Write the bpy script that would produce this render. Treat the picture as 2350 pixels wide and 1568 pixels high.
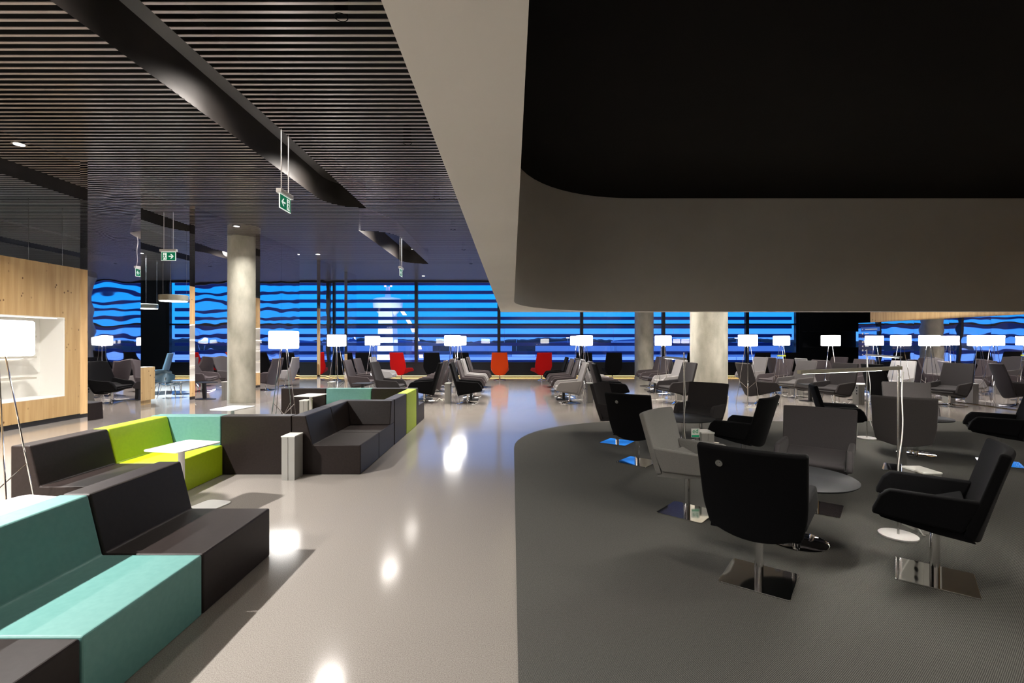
import bpy, bmesh, math, random
from mathutils import Vector, Matrix
random.seed(7)
PI = math.pi
for o in list(bpy.data.objects): bpy.data.objects.remove(o)
SC = bpy.context.scene
COL = SC.collection

# ------------------------------------------------------------------ camera, world, exposure
CAM_H = 1.6
cam_d = bpy.data.cameras.new('camera'); cam = bpy.data.objects.new('camera', cam_d); COL.objects.link(cam)
cam.location = (0, 0, CAM_H); cam.rotation_euler = (PI/2, 0, 0)
cam_d.sensor_width = 36.0; cam_d.lens = 17.0; cam_d.clip_end = 3000; cam_d.clip_start = 0.05
SC.camera = cam
SC.view_settings.view_transform = 'Standard'; SC.view_settings.look = 'None'
SC.view_settings.exposure = 0.85; SC.view_settings.gamma = 1.0
SC.view_settings.use_curve_mapping = False

world = bpy.data.worlds.new('dusk_sky'); SC.world = world; world.use_nodes = True
nt = world.node_tree; nt.nodes.clear()
wo = nt.nodes.new('ShaderNodeOutputWorld'); bg = nt.nodes.new('ShaderNodeBackground')
tc = nt.nodes.new('ShaderNodeTexCoord'); sp = nt.nodes.new('ShaderNodeSeparateXYZ'); rp = nt.nodes.new('ShaderNodeValToRGB')
nt.links.new(tc.outputs['Generated'], sp.inputs[0]); nt.links.new(sp.outputs['Z'], rp.inputs[0])
nt.links.new(rp.outputs[0], bg.inputs[0]); nt.links.new(bg.outputs[0], wo.inputs[0])
els = rp.color_ramp.elements
els[0].position = 0.0; els[0].color = (0.08, 0.24, 0.85, 1)
els[1].position = 0.13; els[1].color = (0.0, 0.275, 0.85, 1)
e = els.new(0.03); e.color = (0.02, 0.27, 0.85, 1)
e = els.new(0.5); e.color = (0.20, 0.42, 1.1, 1)
bg.inputs[1].default_value = 1.0

# ------------------------------------------------------------------ materials
def mat(name, col, rough=0.6, metal=0.0, spec=0.5, emit=None, es=0.0, coat=0.0, sheen=0.0):
    m = bpy.data.materials.new(name); m.use_nodes = True
    b = m.node_tree.nodes['Principled BSDF']
    b.inputs['Base Color'].default_value = (*col, 1); b.inputs['Roughness'].default_value = rough
    b.inputs['Metallic'].default_value = metal; b.inputs['Specular IOR Level'].default_value = spec
    if coat: b.inputs['Coat Weight'].default_value = coat
    if sheen: b.inputs['Sheen Weight'].default_value = sheen; b.inputs['Sheen Roughness'].default_value = 0.4
    if emit: b.inputs['Emission Color'].default_value = (*emit, 1); b.inputs['Emission Strength'].default_value = es
    return m

def vary(m, c1, c2, scale=(1, 1, 1), detail=6, nscale=5, lo=0.35, hi=0.65, bump=0.0, bscale=None):
    """object-space noise between two colours, with an optional bump"""
    t = m.node_tree; b = t.nodes['Principled BSDF']
    tc = t.nodes.new('ShaderNodeTexCoord'); mp = t.nodes.new('ShaderNodeMapping'); n = t.nodes.new('ShaderNodeTexNoise')
    r = t.nodes.new('ShaderNodeValToRGB')
    mp.inputs['Scale'].default_value = scale; n.inputs['Scale'].default_value = nscale; n.inputs['Detail'].default_value = detail
    t.links.new(tc.outputs['Object'], mp.inputs[0]); t.links.new(mp.outputs[0], n.inputs['Vector']); t.links.new(n.outputs['Fac'], r.inputs[0])
    r.color_ramp.elements[0].position = lo; r.color_ramp.elements[0].color = (*c1, 1)
    r.color_ramp.elements[1].position = hi; r.color_ramp.elements[1].color = (*c2, 1)
    t.links.new(r.outputs[0], b.inputs['Base Color'])
    if bump:
        n2 = t.nodes.new('ShaderNodeTexNoise'); n2.inputs['Scale'].default_value = bscale or nscale; n2.inputs['Detail'].default_value = 3
        bp = t.nodes.new('ShaderNodeBump'); bp.inputs['Strength'].default_value = bump; bp.inputs['Distance'].default_value = 0.01
        t.links.new(tc.outputs['Object'], n2.inputs['Vector']); t.links.new(n2.outputs['Fac'], bp.inputs['Height']); t.links.new(bp.outputs[0], b.inputs['Normal'])
    return m

M = {}
def cloth(key, c, k=0.78, sheen=0.25):
    m = mat(key, c, 0.88, sheen=sheen, spec=0.12)
    vary(m, tuple(v*k for v in c), c, nscale=260, detail=2, lo=0.3, hi=0.7, bump=0.12, bscale=420)
    M[key] = m
cloth('cloth_black', (0.004, 0.004, 0.005), sheen=0.03)
cloth('cloth_charcoal', (0.080, 0.066, 0.070), sheen=0.12)
cloth('cloth_dark_grey', (0.042, 0.038, 0.040), sheen=0.08)
cloth('cloth_mid_grey', (0.105, 0.097, 0.098), sheen=0.1)
cloth('cloth_light_grey', (0.36, 0.345, 0.345), sheen=0.15)
cloth('cloth_silver', (0.20, 0.197, 0.185), sheen=0.1)
cloth('cloth_steel_blue', (0.10, 0.16, 0.21))
cloth('cloth_red', (0.62, 0.008, 0.008), sheen=0.1)
cloth('cloth_orange', (0.85, 0.075, 0.01), sheen=0.1)
M['chrome'] = mat('chrome', (0.75, 0.74, 0.73), 0.06, 1.0)
M['steel'] = mat('brushed_steel', (0.55, 0.54, 0.53), 0.25, 1.0)
M['black_metal'] = mat('black_metal', (0.018, 0.018, 0.02), 0.35, 0.0)
M['table_dark'] = mat('table_dark', (0.022, 0.023, 0.025), 0.5, spec=0.12)
M['white_lac'] = mat('white_lacquer', (0.72, 0.70, 0.69), 0.35)
M['box_alu'] = mat('power_post_aluminium', (0.34, 0.335, 0.31), 0.42, 0.3)
M['bar_alu'] = mat('lamp_bar_aluminium', (0.34, 0.33, 0.27), 0.4, 0.4)
M['plastic_w'] = mat('white_plastic', (0.7, 0.7, 0.66), 0.5)
M['socket'] = mat('socket_black', (0.01, 0.01, 0.01), 0.5)
M['foam_dark'] = vary(mat('bench_dark', (0.03, 0.024, 0.024), 0.45, spec=0.22), (0.014, 0.0095, 0.0085), (0.018, 0.0125, 0.0115), nscale=40, bump=0.05, bscale=500)
M['foam_teal'] = vary(mat('bench_teal', (0.14, 0.35, 0.32), 0.48, spec=0.4), (0.10, 0.255, 0.235), (0.115, 0.275, 0.255), nscale=30, bump=0.05, bscale=500)
M['foam_lime'] = vary(mat('bench_lime', (0.43, 0.60, 0.01), 0.48, spec=0.4), (0.36, 0.50, 0.006), (0.39, 0.53, 0.008), nscale=30, bump=0.05, bscale=500)
M['concrete'] = vary(mat('concrete', (0.4, 0.38, 0.32), 0.75), (0.34, 0.325, 0.26), (0.56, 0.535, 0.45), scale=(1, 1, 0.45), nscale=3.2, detail=9, lo=0.34, hi=0.66, bump=0.25, bscale=30)
M['fascia'] = vary(mat('fascia_plaster', (0.4, 0.36, 0.31), 0.75, spec=0.2), (0.66, 0.625, 0.57), (0.70, 0.665, 0.61), nscale=1.4)
M['slat'] = mat('ceiling_slat', (0.30, 0.262, 0.248), 0.32, 0.6, spec=0.3)
M['void'] = mat('ceiling_void', (0.002, 0.002, 0.002), 0.8, spec=0.1)
M['black_ceiling'] = vary(mat('black_ceiling', (0.012, 0.01, 0.009), 0.7, spec=0.15), (0.0035, 0.0025, 0.0022), (0.005, 0.0036, 0.0032), nscale=1.3)
M['recess'] = vary(mat('recess_metal', (0.05, 0.045, 0.042), 0.42, 0.5), (0.03, 0.026, 0.024), (0.045, 0.039, 0.036), nscale=2)
M['black_wall'] = mat('black_wall', (0.012, 0.013, 0.017), 0.4)
M['frame'] = mat('window_frame_black', (0.008, 0.008, 0.01), 0.4)
def louvre_mat():
    m = mat('louvre_blade', (0.08, 0.18, 0.45), 0.4); t = m.node_tree; b = t.nodes['Principled BSDF']; o = t.nodes['Material Output']
    tl = t.nodes.new('ShaderNodeBsdfTranslucent'); tl.inputs[0].default_value = (0.05, 0.16, 0.42, 1); mx = t.nodes.new('ShaderNodeMixShader'); mx.inputs[0].default_value = 0.6
    t.links.new(b.outputs[0], mx.inputs[1]); t.links.new(tl.outputs[0], mx.inputs[2]); t.links.new(mx.outputs[0], o.inputs[0]); return m
M['louvre'] = louvre_mat()
M['pale_wall'] = mat('pale_wall', (0.6, 0.6, 0.6), 0.7)
M['niche'] = mat('niche_white', (0.85, 0.84, 0.8), 0.5)
M['shelf'] = mat('shelf_beige', (0.5, 0.47, 0.40), 0.5)
M['green'] = mat('exit_green', (0.0, 0.13, 0.055), 0.4, emit=(0.0, 0.16, 0.07), es=0.35)
M['sign_white'] = mat('exit_white', (0.75, 0.78, 0.75), 0.4, emit=(0.8, 0.85, 0.8), es=0.45)
M['shade'] = mat('lamp_shade_lit', (0.85, 0.85, 0.83), 0.6, emit=(1.0, 0.97, 0.93), es=7.0)
M['led_warm'] = mat('led_strip_warm', (1, 0.7, 0.3), 0.6, emit=(1.0, 0.62, 0.2), es=2.2)
M['led_white'] = mat('led_strip_white', (1, 1, 1), 0.6, emit=(1.0, 0.97, 0.9), es=10.0)
M['led_niche'] = mat('led_niche', (1, 1, 1), 0.6, emit=(1.0, 0.97, 0.9), es=1.3)
M['led_bar'] = mat('led_bar_light', (1, 1, 1), 0.6, emit=(1.0, 0.95, 0.86), es=230.0)
M['disc_white'] = mat('downlight_disc', (1, 1, 1), 0.6, emit=(1.0, 0.95, 0.88), es=3.0)
M['red_light'] = mat('red_obstruction_light', (1, 0.1, 0.05), 0.6, emit=(1.0, 0.12, 0.10), es=9)
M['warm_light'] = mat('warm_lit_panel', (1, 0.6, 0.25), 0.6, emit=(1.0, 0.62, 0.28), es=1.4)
M['yellow'] = mat('yellow_tape', (0.75, 0.85, 0.02), 0.5)
M['ply_black'] = mat('plywood_blue_black', (0.03, 0.05, 0.065), 0.25)
M['badge'] = mat('silver_badge', (0.6, 0.6, 0.58), 0.2, 1.0)

def wood_mat():
    m = mat('knotty_pine', (0.6, 0.42, 0.2), 0.5); t = m.node_tree; b = t.nodes['Principled BSDF']
    tc = t.nodes.new('ShaderNodeTexCoord'); mp = t.nodes.new('ShaderNodeMapping'); mp.inputs['Scale'].default_value = (9, 9, 0.5)
    n = t.nodes.new('ShaderNodeTexNoise'); n.inputs['Scale'].default_value = 1.6; n.inputs['Detail'].default_value = 8
    r = t.nodes.new('ShaderNodeValToRGB'); r.color_ramp.elements[0].position = 0.3; r.color_ramp.elements[0].color = (0.42, 0.26, 0.105, 1)
    r.color_ramp.elements[1].position = 0.7; r.color_ramp.elements[1].color = (0.57, 0.385, 0.18, 1)
    t.links.new(tc.outputs['Object'], mp.inputs[0]); t.links.new(mp.outputs[0], n.inputs['Vector']); t.links.new(n.outputs['Fac'], r.inputs[0])
    v = t.nodes.new('ShaderNodeTexVoronoi'); mp2 = t.nodes.new('ShaderNodeMapping'); mp2.inputs['Scale'].default_value = (9.0, 9.0, 6.5)
    t.links.new(tc.outputs['Object'], mp2.inputs[0]); t.links.new(mp2.outputs[0], v.inputs['Vector']); v.inputs['Scale'].default_value = 1.0
    r2 = t.nodes.new('ShaderNodeValToRGB'); r2.color_ramp.elements[0].position = 0.09; r2.color_ramp.elements[0].color = (0.16, 0.07, 0.02, 1)
    r2.color_ramp.elements[1].position = 0.17; r2.color_ramp.elements[1].color = (1, 1, 1, 1)
    t.links.new(v.outputs['Distance'], r2.inputs[0])
    mx = t.nodes.new('ShaderNodeMixRGB'); mx.blend_type = 'MULTIPLY'
    n3 = t.nodes.new('ShaderNodeTexNoise'); n3.inputs['Scale'].default_value = 2.3; n3.inputs['Detail'].default_value = 0
    m3 = t.nodes.new('ShaderNodeMapRange'); m3.inputs['From Min'].default_value = 0.46; m3.inputs['From Max'].default_value = 0.58; m3.inputs['To Max'].default_value = 0.85
    t.links.new(tc.outputs['Object'], n3.inputs['Vector']); t.links.new(n3.outputs['Fac'], m3.inputs['Value']); t.links.new(m3.outputs[0], mx.inputs[0])
    t.links.new(r.outputs[0], mx.inputs[1]); t.links.new(r2.outputs[0], mx.inputs[2]); t.links.new(mx.outputs[0], b.inputs['Base Color'])
    return m
M['wood'] = wood_mat()

def mirror_mat():
    m = mat('mirror_steel', (0.86, 0.84, 0.87), 0.015, 1.0); t = m.node_tree; b = t.nodes['Principled BSDF']
    tc = t.nodes.new('ShaderNodeTexCoord'); mp = t.nodes.new('ShaderNodeMapping'); mp.inputs['Scale'].default_value = (1.0, 1.0, 1.7)
    n = t.nodes.new('ShaderNodeTexNoise'); n.inputs['Scale'].default_value = 1.3; n.inputs['Detail'].default_value = 1.0
    bp = t.nodes.new('ShaderNodeBump'); bp.inputs['Strength'].default_value = 0.5; bp.inputs['Distance'].default_value = 0.007
    t.links.new(tc.outputs['Object'], mp.inputs[0]); t.links.new(mp.outputs[0], n.inputs['Vector'])
    t.links.new(n.outputs['Fac'], bp.inputs['Height']); t.links.new(bp.outputs[0], b.inputs['Normal'])
    return m
M['mirror'] = mirror_mat()

def terrazzo_mat():
    m = mat('terrazzo_floor', (0.5, 0.46, 0.42), 0.16, spec=0.5); t = m.node_tree; b = t.nodes['Principled BSDF']
    tc = t.nodes.new('ShaderNodeTexCoord'); n = t.nodes.new('ShaderNodeTexNoise'); n.inputs['Scale'].default_value = 190; n.inputs['Detail'].default_value = 4
    r = t.nodes.new('ShaderNodeValToRGB'); r.color_ramp.elements[0].position = 0.36; r.color_ramp.elements[0].color = (0.225, 0.20, 0.178, 1)
    r.color_ramp.elements[1].position = 0.62; r.color_ramp.elements[1].color = (0.34, 0.312, 0.285, 1)
    n2 = t.nodes.new('ShaderNodeTexNoise'); n2.inputs['Scale'].default_value = 0.7; n2.inputs['Detail'].default_value = 4
    mr = t.nodes.new('ShaderNodeMapRange'); mr.inputs['To Min'].default_value = 0.08; mr.inputs['To Max'].default_value = 0.17
    t.links.new(tc.outputs['Object'], n.inputs['Vector']); t.links.new(tc.outputs['Object'], n2.inputs['Vector'])
    t.links.new(n.outputs['Fac'], r.inputs[0]); t.links.new(r.outputs[0], b.inputs['Base Color'])
    t.links.new(n2.outputs['Fac'], mr.inputs['Value']); t.links.new(mr.outputs[0], b.inputs['Roughness'])
    return m
M['terrazzo'] = terrazzo_mat()

def carpet_mat():
    m = mat('grey_carpet', (0.1, 0.1, 0.09), 0.95, spec=0.1); t = m.node_tree; b = t.nodes['Principled BSDF']
    tc = t.nodes.new('ShaderNodeTexCoord'); mp = t.nodes.new('ShaderNodeMapping'); mp.inputs['Rotation'].default_value = (0, 0, 0.9)
    w = t.nodes.new('ShaderNodeTexWave'); w.inputs['Scale'].default_value = 45; w.inputs['Distortion'].default_value = 1.5; w.inputs['Detail'].default_value = 2
    n = t.nodes.new('ShaderNodeTexNoise'); n.inputs['Scale'].default_value = 120; n.inputs['Detail'].default_value = 4
    mx = t.nodes.new('ShaderNodeMixRGB'); mx.inputs[0].default_value = 0.5
    r = t.nodes.new('ShaderNodeValToRGB'); r.color_ramp.elements[0].position = 0.3; r.color_ramp.elements[0].color = (0.05, 0.05, 0.046, 1)
    r.color_ramp.elements[1].position = 0.75; r.color_ramp.elements[1].color = (0.15, 0.147, 0.135, 1)
    bp = t.nodes.new('ShaderNodeBump'); bp.inputs['Strength'].default_value = 0.5; bp.inputs['Distance'].default_value = 0.004
    t.links.new(tc.outputs['Object'], mp.inputs[0]); t.links.new(mp.outputs[0], w.inputs['Vector']); t.links.new(tc.outputs['Object'], n.inputs['Vector'])
    t.links.new(w.outputs['Fac'], mx.inputs[1]); t.links.new(n.outputs['Fac'], mx.inputs[2]); t.links.new(mx.outputs[0], r.inputs[0])
    t.links.new(r.outputs[0], b.inputs['Base Color']); t.links.new(mx.outputs[0], bp.inputs['Height']); t.links.new(bp.outputs[0], b.inputs['Normal'])
    return m
M['carpet'] = carpet_mat()

def glass_mat():
    m = bpy.data.materials.new('window_glass'); m.use_nodes = True; t = m.node_tree; t.nodes.clear()
    o = t.nodes.new('ShaderNodeOutputMaterial'); tr = t.nodes.new('ShaderNodeBsdfTransparent'); gl = t.nodes.new('ShaderNodeBsdfGlossy')
    fr = t.nodes.new('ShaderNodeFresnel'); fr.inputs[0].default_value = 1.65; mx = t.nodes.new('ShaderNodeMixShader')
    tr.inputs[0].default_value = (0.92, 0.96, 1.0, 1); gl.inputs['Roughness'].default_value = 0.0
    ge = t.nodes.new('ShaderNodeNewGeometry'); iv = t.nodes.new('ShaderNodeMath'); iv.operation = 'SUBTRACT'; iv.inputs[0].default_value = 1.0
    ml = t.nodes.new('ShaderNodeMath'); ml.operation = 'MULTIPLY'; t.links.new(ge.outputs['Backfacing'], iv.inputs[1])
    t.links.new(fr.outputs[0], ml.inputs[0]); t.links.new(iv.outputs[0], ml.inputs[1]); t.links.new(ml.outputs[0], mx.inputs[0]); t.links.new(tr.outputs[0], mx.inputs[1]); t.links.new(gl.outputs[0], mx.inputs[2]); t.links.new(mx.outputs[0], o.inputs[0])
    return m
M['glass'] = glass_mat()

# ------------------------------------------------------------------ mesh helpers
def tag(o, label=None, cat=None, group=None, kind=None):
    if label: o['label'] = label
    if cat: o['category'] = cat
    if group: o['group'] = group
    if kind: o['kind'] = kind
    return o

def thing(name, label, cat, loc=(0, 0, 0), rz=0.0, group=None):
    o = bpy.data.objects.new(name, None); COL.objects.link(o)
    o.location = loc; o.rotation_euler = (0, 0, rz); o.empty_display_size = 0.1
    return tag(o, label, cat, group)

def obj(name, bm, m, parent=None, smooth=False, bevel=0.0, seg=2, wn=False):
    bmesh.ops.recalc_face_normals(bm, faces=bm.faces[:])
    me = bpy.data.meshes.new(name); bm.to_mesh(me); bm.free()
    if smooth:
        for p in me.polygons: p.use_smooth = True
    me.materials.append(M[m] if isinstance(m, str) else m)
    o = bpy.data.objects.new(name, me); COL.objects.link(o)
    if parent: o.parent = parent
    if bevel:
        b = o.modifiers.new('bevel', 'BEVEL'); b.width = bevel; b.segments = seg; b.limit_method = 'ANGLE'; b.angle_limit = math.radians(35)
        if smooth:
            w = o.modifiers.new('wn', 'WEIGHTED_NORMAL'); w.keep_sharp = False
    elif smooth:
        me.set_sharp_from_angle(angle=math.radians(40))
    return o

def BM(): return bmesh.new()

def box(bm, x0, x1, y0, y1, z0, z1, mtx=None):
    vs = [bm.verts.new((x, y, z)) for z in (z0, z1) for y in (y0, y1) for x in (x0, x1)]
    for f in ((0, 1, 3, 2), (4, 5, 7, 6), (0, 1, 5, 4), (2, 3, 7, 6), (0, 2, 6, 4), (1, 3, 7, 5)):
        bm.faces.new([vs[i] for i in f])
    if mtx: bmesh.ops.transform(bm, matrix=mtx, verts=vs)
    return vs

def prism(bm, pts, a, b, axis='y', mtx=None):
    """pts: 2-D polygon; extruded from a to b. axis y: (x,z); axis z: (x,y); axis x: (y,z)"""
    def P(p, t):
        if axis == 'y': return (p[0], t, p[1])
        if axis == 'z': return (p[0], p[1], t)
        return (t, p[0], p[1])
    v0 = [bm.verts.new(P(p, a)) for p in pts]; v1 = [bm.verts.new(P(p, b)) for p in pts]
    n = len(pts)
    bm.faces.new(v0); bm.faces.new(v1)
    for i in range(n): bm.faces.new([v0[i], v0[(i+1) % n], v1[(i+1) % n], v1[i]])
    if mtx: bmesh.ops.transform(bm, matrix=mtx, verts=v0+v1)

def tube(bm, p0, p1, r, n=8, r1=None):
    p0, p1 = Vector(p0), Vector(p1); d = p1-p0; r1 = r if r1 is None else r1
    q = d.to_track_quat('Z', 'Y'); a, b = [], []
    for i in range(n):
        t = 2*PI*i/n; c = Vector((math.cos(t), math.sin(t), 0))
        a.append(bm.verts.new(p0+q @ (c*r))); b.append(bm.verts.new(p1+q @ (c*r1)))
    for i in range(n): bm.faces.new([a[i], a[(i+1) % n], b[(i+1) % n], b[i]])
    bm.faces.new(a); bm.faces.new(b)

def path(bm, pts, r, n=6):
    for i in range(len(pts)-1): tube(bm, pts[i], pts[i+1], r, n)

def lathe(bm, prof, n=32, cx=0, cy=0, cap=True):
    rings = []
    for (r, z) in prof: rings.append([bm.verts.new((cx+r*math.cos(2*PI*i/n), cy+r*math.sin(2*PI*i/n), z)) for i in range(n)])
    for k in range(len(rings)-1):
        for i in range(n): bm.faces.new([rings[k][i], rings[k][(i+1) % n], rings[k+1][(i+1) % n], rings[k+1][i]])
    if cap:
        bm.faces.new(rings[0]); bm.faces.new(rings[-1])

def rrect(w, h, r, n=5, cx=0, cy=0):
    pts = []
    for (sx, sy, a0) in ((1, 1, 0), (-1, 1, PI/2), (-1, -1, PI), (1, -1, 1.5*PI)):
        for i in range(n+1):
            a = a0+PI/2*i/n
            pts.append((cx+sx*(w/2-r)+r*math.cos(a), cy+sy*(h/2-r)+r*math.sin(a)))
    return pts

def copy_tree(o, parent=None):
    c = o.copy(); COL.objects.link(c)
    if parent: c.parent = parent
    for ch in list(o.children):
        if not ch.name.startswith('badge'): copy_tree(ch, c)
    return c

def struct(name, bm, m, **k):
    o = obj(name, bm, m, **k); o['kind'] = 'structure'; return o

# ------------------------------------------------------------------ floor, carpet, shell
CEIL = 4.35; YW = 21.8; FAR = 9.65; FX = 0.03; R = 2.4
b = BM(); box(b, -19, 19, -4.5, YW, -0.25, 0); struct('floor', b, 'terrazzo')

def corner_pts(x0, y1, r, n=14):
    return [(x0+r-r*math.cos(PI/2*i/n), y1-r+r*math.sin(PI/2*i/n)) for i in range(n+1)]
arc = corner_pts(FX, FAR, R)
b = BM(); prism(b, [(FX, -2.5)]+arc+[(11.6, FAR), (11.6, -2.5)], 0.0, 0.008, 'z')
o = obj('carpet', b, 'carpet'); tag(o, 'dark grey ribbed carpet with a rounded corner laid on the pale polished floor', 'carpet')

# the suspended loop of plaster above the carpet
b = BM(); ZL, ZH = 2.2, 4.46; OX, OY = -0.23, 9.9
inner = [(FX, -2.5)]+arc+[(11.7, FAR)]
outer = [(OX, -2.5)]
k = len(arc)
for i in range(k):
    a = PI/2*i/(k-1)
    if a <= PI/4: outer.append((OX, (FAR-R)+(OY-(FAR-R))*math.tan(a)))
    else: outer.append((OX+(FX+R-OX)*(1-1/math.tan(a)) if a < PI/2-1e-6 else FX+R, OY))
outer.append((11.7, OY))
def V(l, z): return [b.verts.new((p[0], p[1], z)) for p in l]
il, ol, ih, oh = V(inner, ZL), V(outer, ZL), V(inner, ZH+0.5), V(outer, ZH+0.5)
for i in range(len(inner)-1):
    b.faces.new([il[i], il[i+1], ol[i+1], ol[i]]); b.faces.new([il[i], il[i+1], ih[i+1], ih[i]]); b.faces.new([ol[i], ol[i+1], oh[i+1], oh[i]])
wall_over = struct('wall_overhead', b, 'fascia', smooth=True)
b = BM(); box(b, 0.0, 11.75, -2.6, FAR+0.02, ZH, ZH+0.06); struct('ceiling', b, 'black_ceiling')

# ceiling: thin aluminium slats under a black void, with long openings
SLOTS = [  # x0, x1, y0, y1, rounded near / far
    (-3.72, -3.0, 1.0, 9.95), (-3.80, -2.95, 12.0, 17.1), (-8.35, -7.65, 3.0, 12.2), (-11.0, -10.3, 12.4, 18.5), (-14.1, -13.4, 6.0, 17.0)]
def slot_x(s, y):
    x0, x1, y0, y1 = s; L = 0.75
    if y < y0 or y > y1: return None
    a, c = x0, x1
    if y1-y < L:  # far end rounded on the left side
        t = (L-(y1-y))/L; a = x0+(x1-x0)*0.95*(1-math.sqrt(max(0, 1-t*t)))
    if y-y0 < L:
        t = (L-(y-y0))/L; c = x1-(x1-x0)*0.95*(1-math.sqrt(max(0, 1-t*t)))
    return (a, c)
b = BM(); y = -3.0; SP = 0.1035
while y < YW-0.05:
    xl, xr = -18.9, (OX if y < OY+0.02 else 18.9)
    cuts = sorted([c for c in (slot_x(s, y) for s in SLOTS) if c])
    x = xl
    for c in cuts+[(xr, xr)]:
        if c[0] > x: box(b, x, min(c[0], xr), y-0.016, y+0.016, CEIL, CEIL+0.007)
        x = c[1]
    y += SP
struct('ceiling', b, 'slat')
b = BM(); box(b, -19, 19, -4.5, YW, 5.25, 5.35); struct('ceiling', b, 'void')
for s in SLOTS:      # smooth dark trough inside each opening
    b = BM(); ys = [s[2]+(s[3]-s[2])*i/60 for i in range(61)]; prev = None
    for yy in ys:
        a, c = slot_x(s, yy); w = c-a
        ring = [(a, CEIL), (a-0.0, CEIL+0.12), (a+0.10*w, CEIL+0.42), (a+0.5*w, CEIL+0.55), (c-0.10*w, CEIL+0.42), (c, CEIL+0.12), (c, CEIL)]
        cur = [b.verts.new((p[0], yy, p[1])) for p in ring]
        if prev:
            for i in range(6): b.faces.new([prev[i], prev[i+1], cur[i+1], cur[i]])
        prev = cur
    o = struct('trim_1', b, 'recess', smooth=True)

# outer walls
b = BM(); box(b, -19.2, -19, -4.5, YW+0.2, 0, 5.3); struct('wall_left', b, 'black_wall')
b = BM(); box(b, -19, 19, -4.7, -4.5, 0, 5.3); struct('wall_back', b, 'pale_wall')
b = BM(); box(b, 11.78, 11.95, -4.5, 15.9, 0, 4.9); struct('wall_right', b, 'wood')
b = BM(); box(b, 19, 19.2, -4.5, YW+0.2, 0, 5.3); struct('wall_right', b, 'black_wall')
WX0, WX1 = -15.5, 12.86
b = BM()
box(b, -19, WX0-0.1, YW, YW+0.3, 0, 5.3)
box(b, WX1+0.1, 13.1, YW, YW+0.3, 0, 5.3); box(b, 13.1, 15.9, YW, YW+0.3, 0, 1.35); box(b, 13.1, 15.9, YW, YW+0.3, 2.05, 5.3); box(b, 15.9, 19, YW, YW+0.3, 0, 5.3)
box(b, 13.1, 15.9, YW+0.55, YW+0.6, 1.3, 2.1); box(b, 13.1, 15.9, YW+0.3, YW+0.6, 1.3, 1.35); box(b, 13.1, 15.9, YW+0.3, YW+0.6, 2.05, 2.1)
struct('wall_far', b, 'black_wall')
b = BM(); box(b, WX0-0.1, WX1+0.1, YW, YW+0.25, 0, 0.62); box(b, WX0-0.1, WX1+0.1, YW, YW+0.25, 4.32, 5.3); struct('wall_far', b, 'black_wall')
b = BM(); box(b, -15.4, 12.8, YW-0.03, YW-0.002, 0.035, 0.06); o = obj('led_strip', b, 'led_warm'); tag(o, 'thin warm yellow light strip at the foot of the window wall', 'light strip')

# windows: eight glazed bays with black mullions and one transom
mull = [WX0]+[(-0.0+px-1175)*YW/1110 for px in (575, 765, 955, 1145, 1335, 1523, 1715)]+[WX1]
for i in range(len(mull)-1):
    x0, x1 = mull[i], mull[i+1]
    root = bpy.data.objects.new('window_%d' % (i+1), None); COL.objects.link(root); root['kind'] = 'structure'; root.location = ((x0+x1)/2, YW, 0.62)
    cx = (x0+x1)/2
    b = BM()
    box(b, x0-cx-0.07, x0-cx+0.07, -0.03, 0.14, 0, 3.70); box(b, x0-cx+0.07, x1-cx-0.07, -0.02, 0.12, 1.71, 1.79)
    box(b, x0-cx+0.07, x1-cx-0.07, -0.02, 0.12, 0, 0.05); box(b, x0-cx+0.07, x1-cx-0.07, -0.02, 0.12, 3.64, 3.70)
    if i == len(mull)-2: box(b, x1-cx-0.07, x1-cx+0.07, -0.03, 0.14, 0, 3.70)
    obj('window_frame', b, 'frame', root)
    b = BM(); box(b, x0-cx+0.07, x1-cx-0.07, 0.05, 0.065, 0.05, 3.64); obj('window_pane', b, 'glass', root)
# exterior sun louvres
for i, v in enumerate([-132.3, -112.5, -92.7, -72.9, -53.1, -33.3, -13.5, 6.3, 26.1, 45.9]):
    z = 1.6-v*0.02009; b = BM()
    prism(b, [(YW+0.42, z-0.075), (YW+0.50, z-0.075), (YW+0.56, z), (YW+0.50, z+0.075), (YW+0.42, z+0.075)], WX0, WX1, 'x')
    o = obj('sun_louvre', b, 'louvre', bevel=0.01)
    o['kind'] = 'structure'; o.name = 'trim_2'

# ------------------------------------------------------------------ left side: pine wall, lit niche, mirror partitions
NX = -9.0; NY0, NY1, NZ0, NZ1 = 5.3, 9.73, 0.50, 2.08
b = BM()
box(b, NX-0.6, NX, NY1, 10.9, 0.10, 3.12); box(b, NX-0.6, NX, -1.5, NY0, 0.10, 3.12)
box(b, NX-0.6, NX, NY0, NY1, NZ1, 3.12); box(b, NX-0.6, NX, NY0, NY1, 0.10, NZ0)
struct('wall_pine', b, 'wood')
b = BM(); box(b, NX-0.56, NX-0.04, -1.5, 10.86, 0.0, 0.10); struct('baseboard_left', b, 'black_metal')
nr = thing('display_niche', 'brightly lit white display niche with shelves set into the pine wall', 'niche', (NX-0.5, (NY0+NY1)/2, NZ0))
b = BM(); L = (NY1-NY0)/2; H = NZ1-NZ0
box(b, 0.0, 0.02, -L, L, 0, H); box(b, 0.02, 0.499, L-0.02, L, 0, H); box(b, 0.02, 0.499, -L, -L+0.02, 0, H)
box(b, 0.02, 0.499, -L+0.02, L-0.02, 0, 0.02); box(b, 0.02, 0.499, -L+0.02, L-0.02, H-0.02, H)
obj('niche_lining', b, 'niche', nr)
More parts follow.
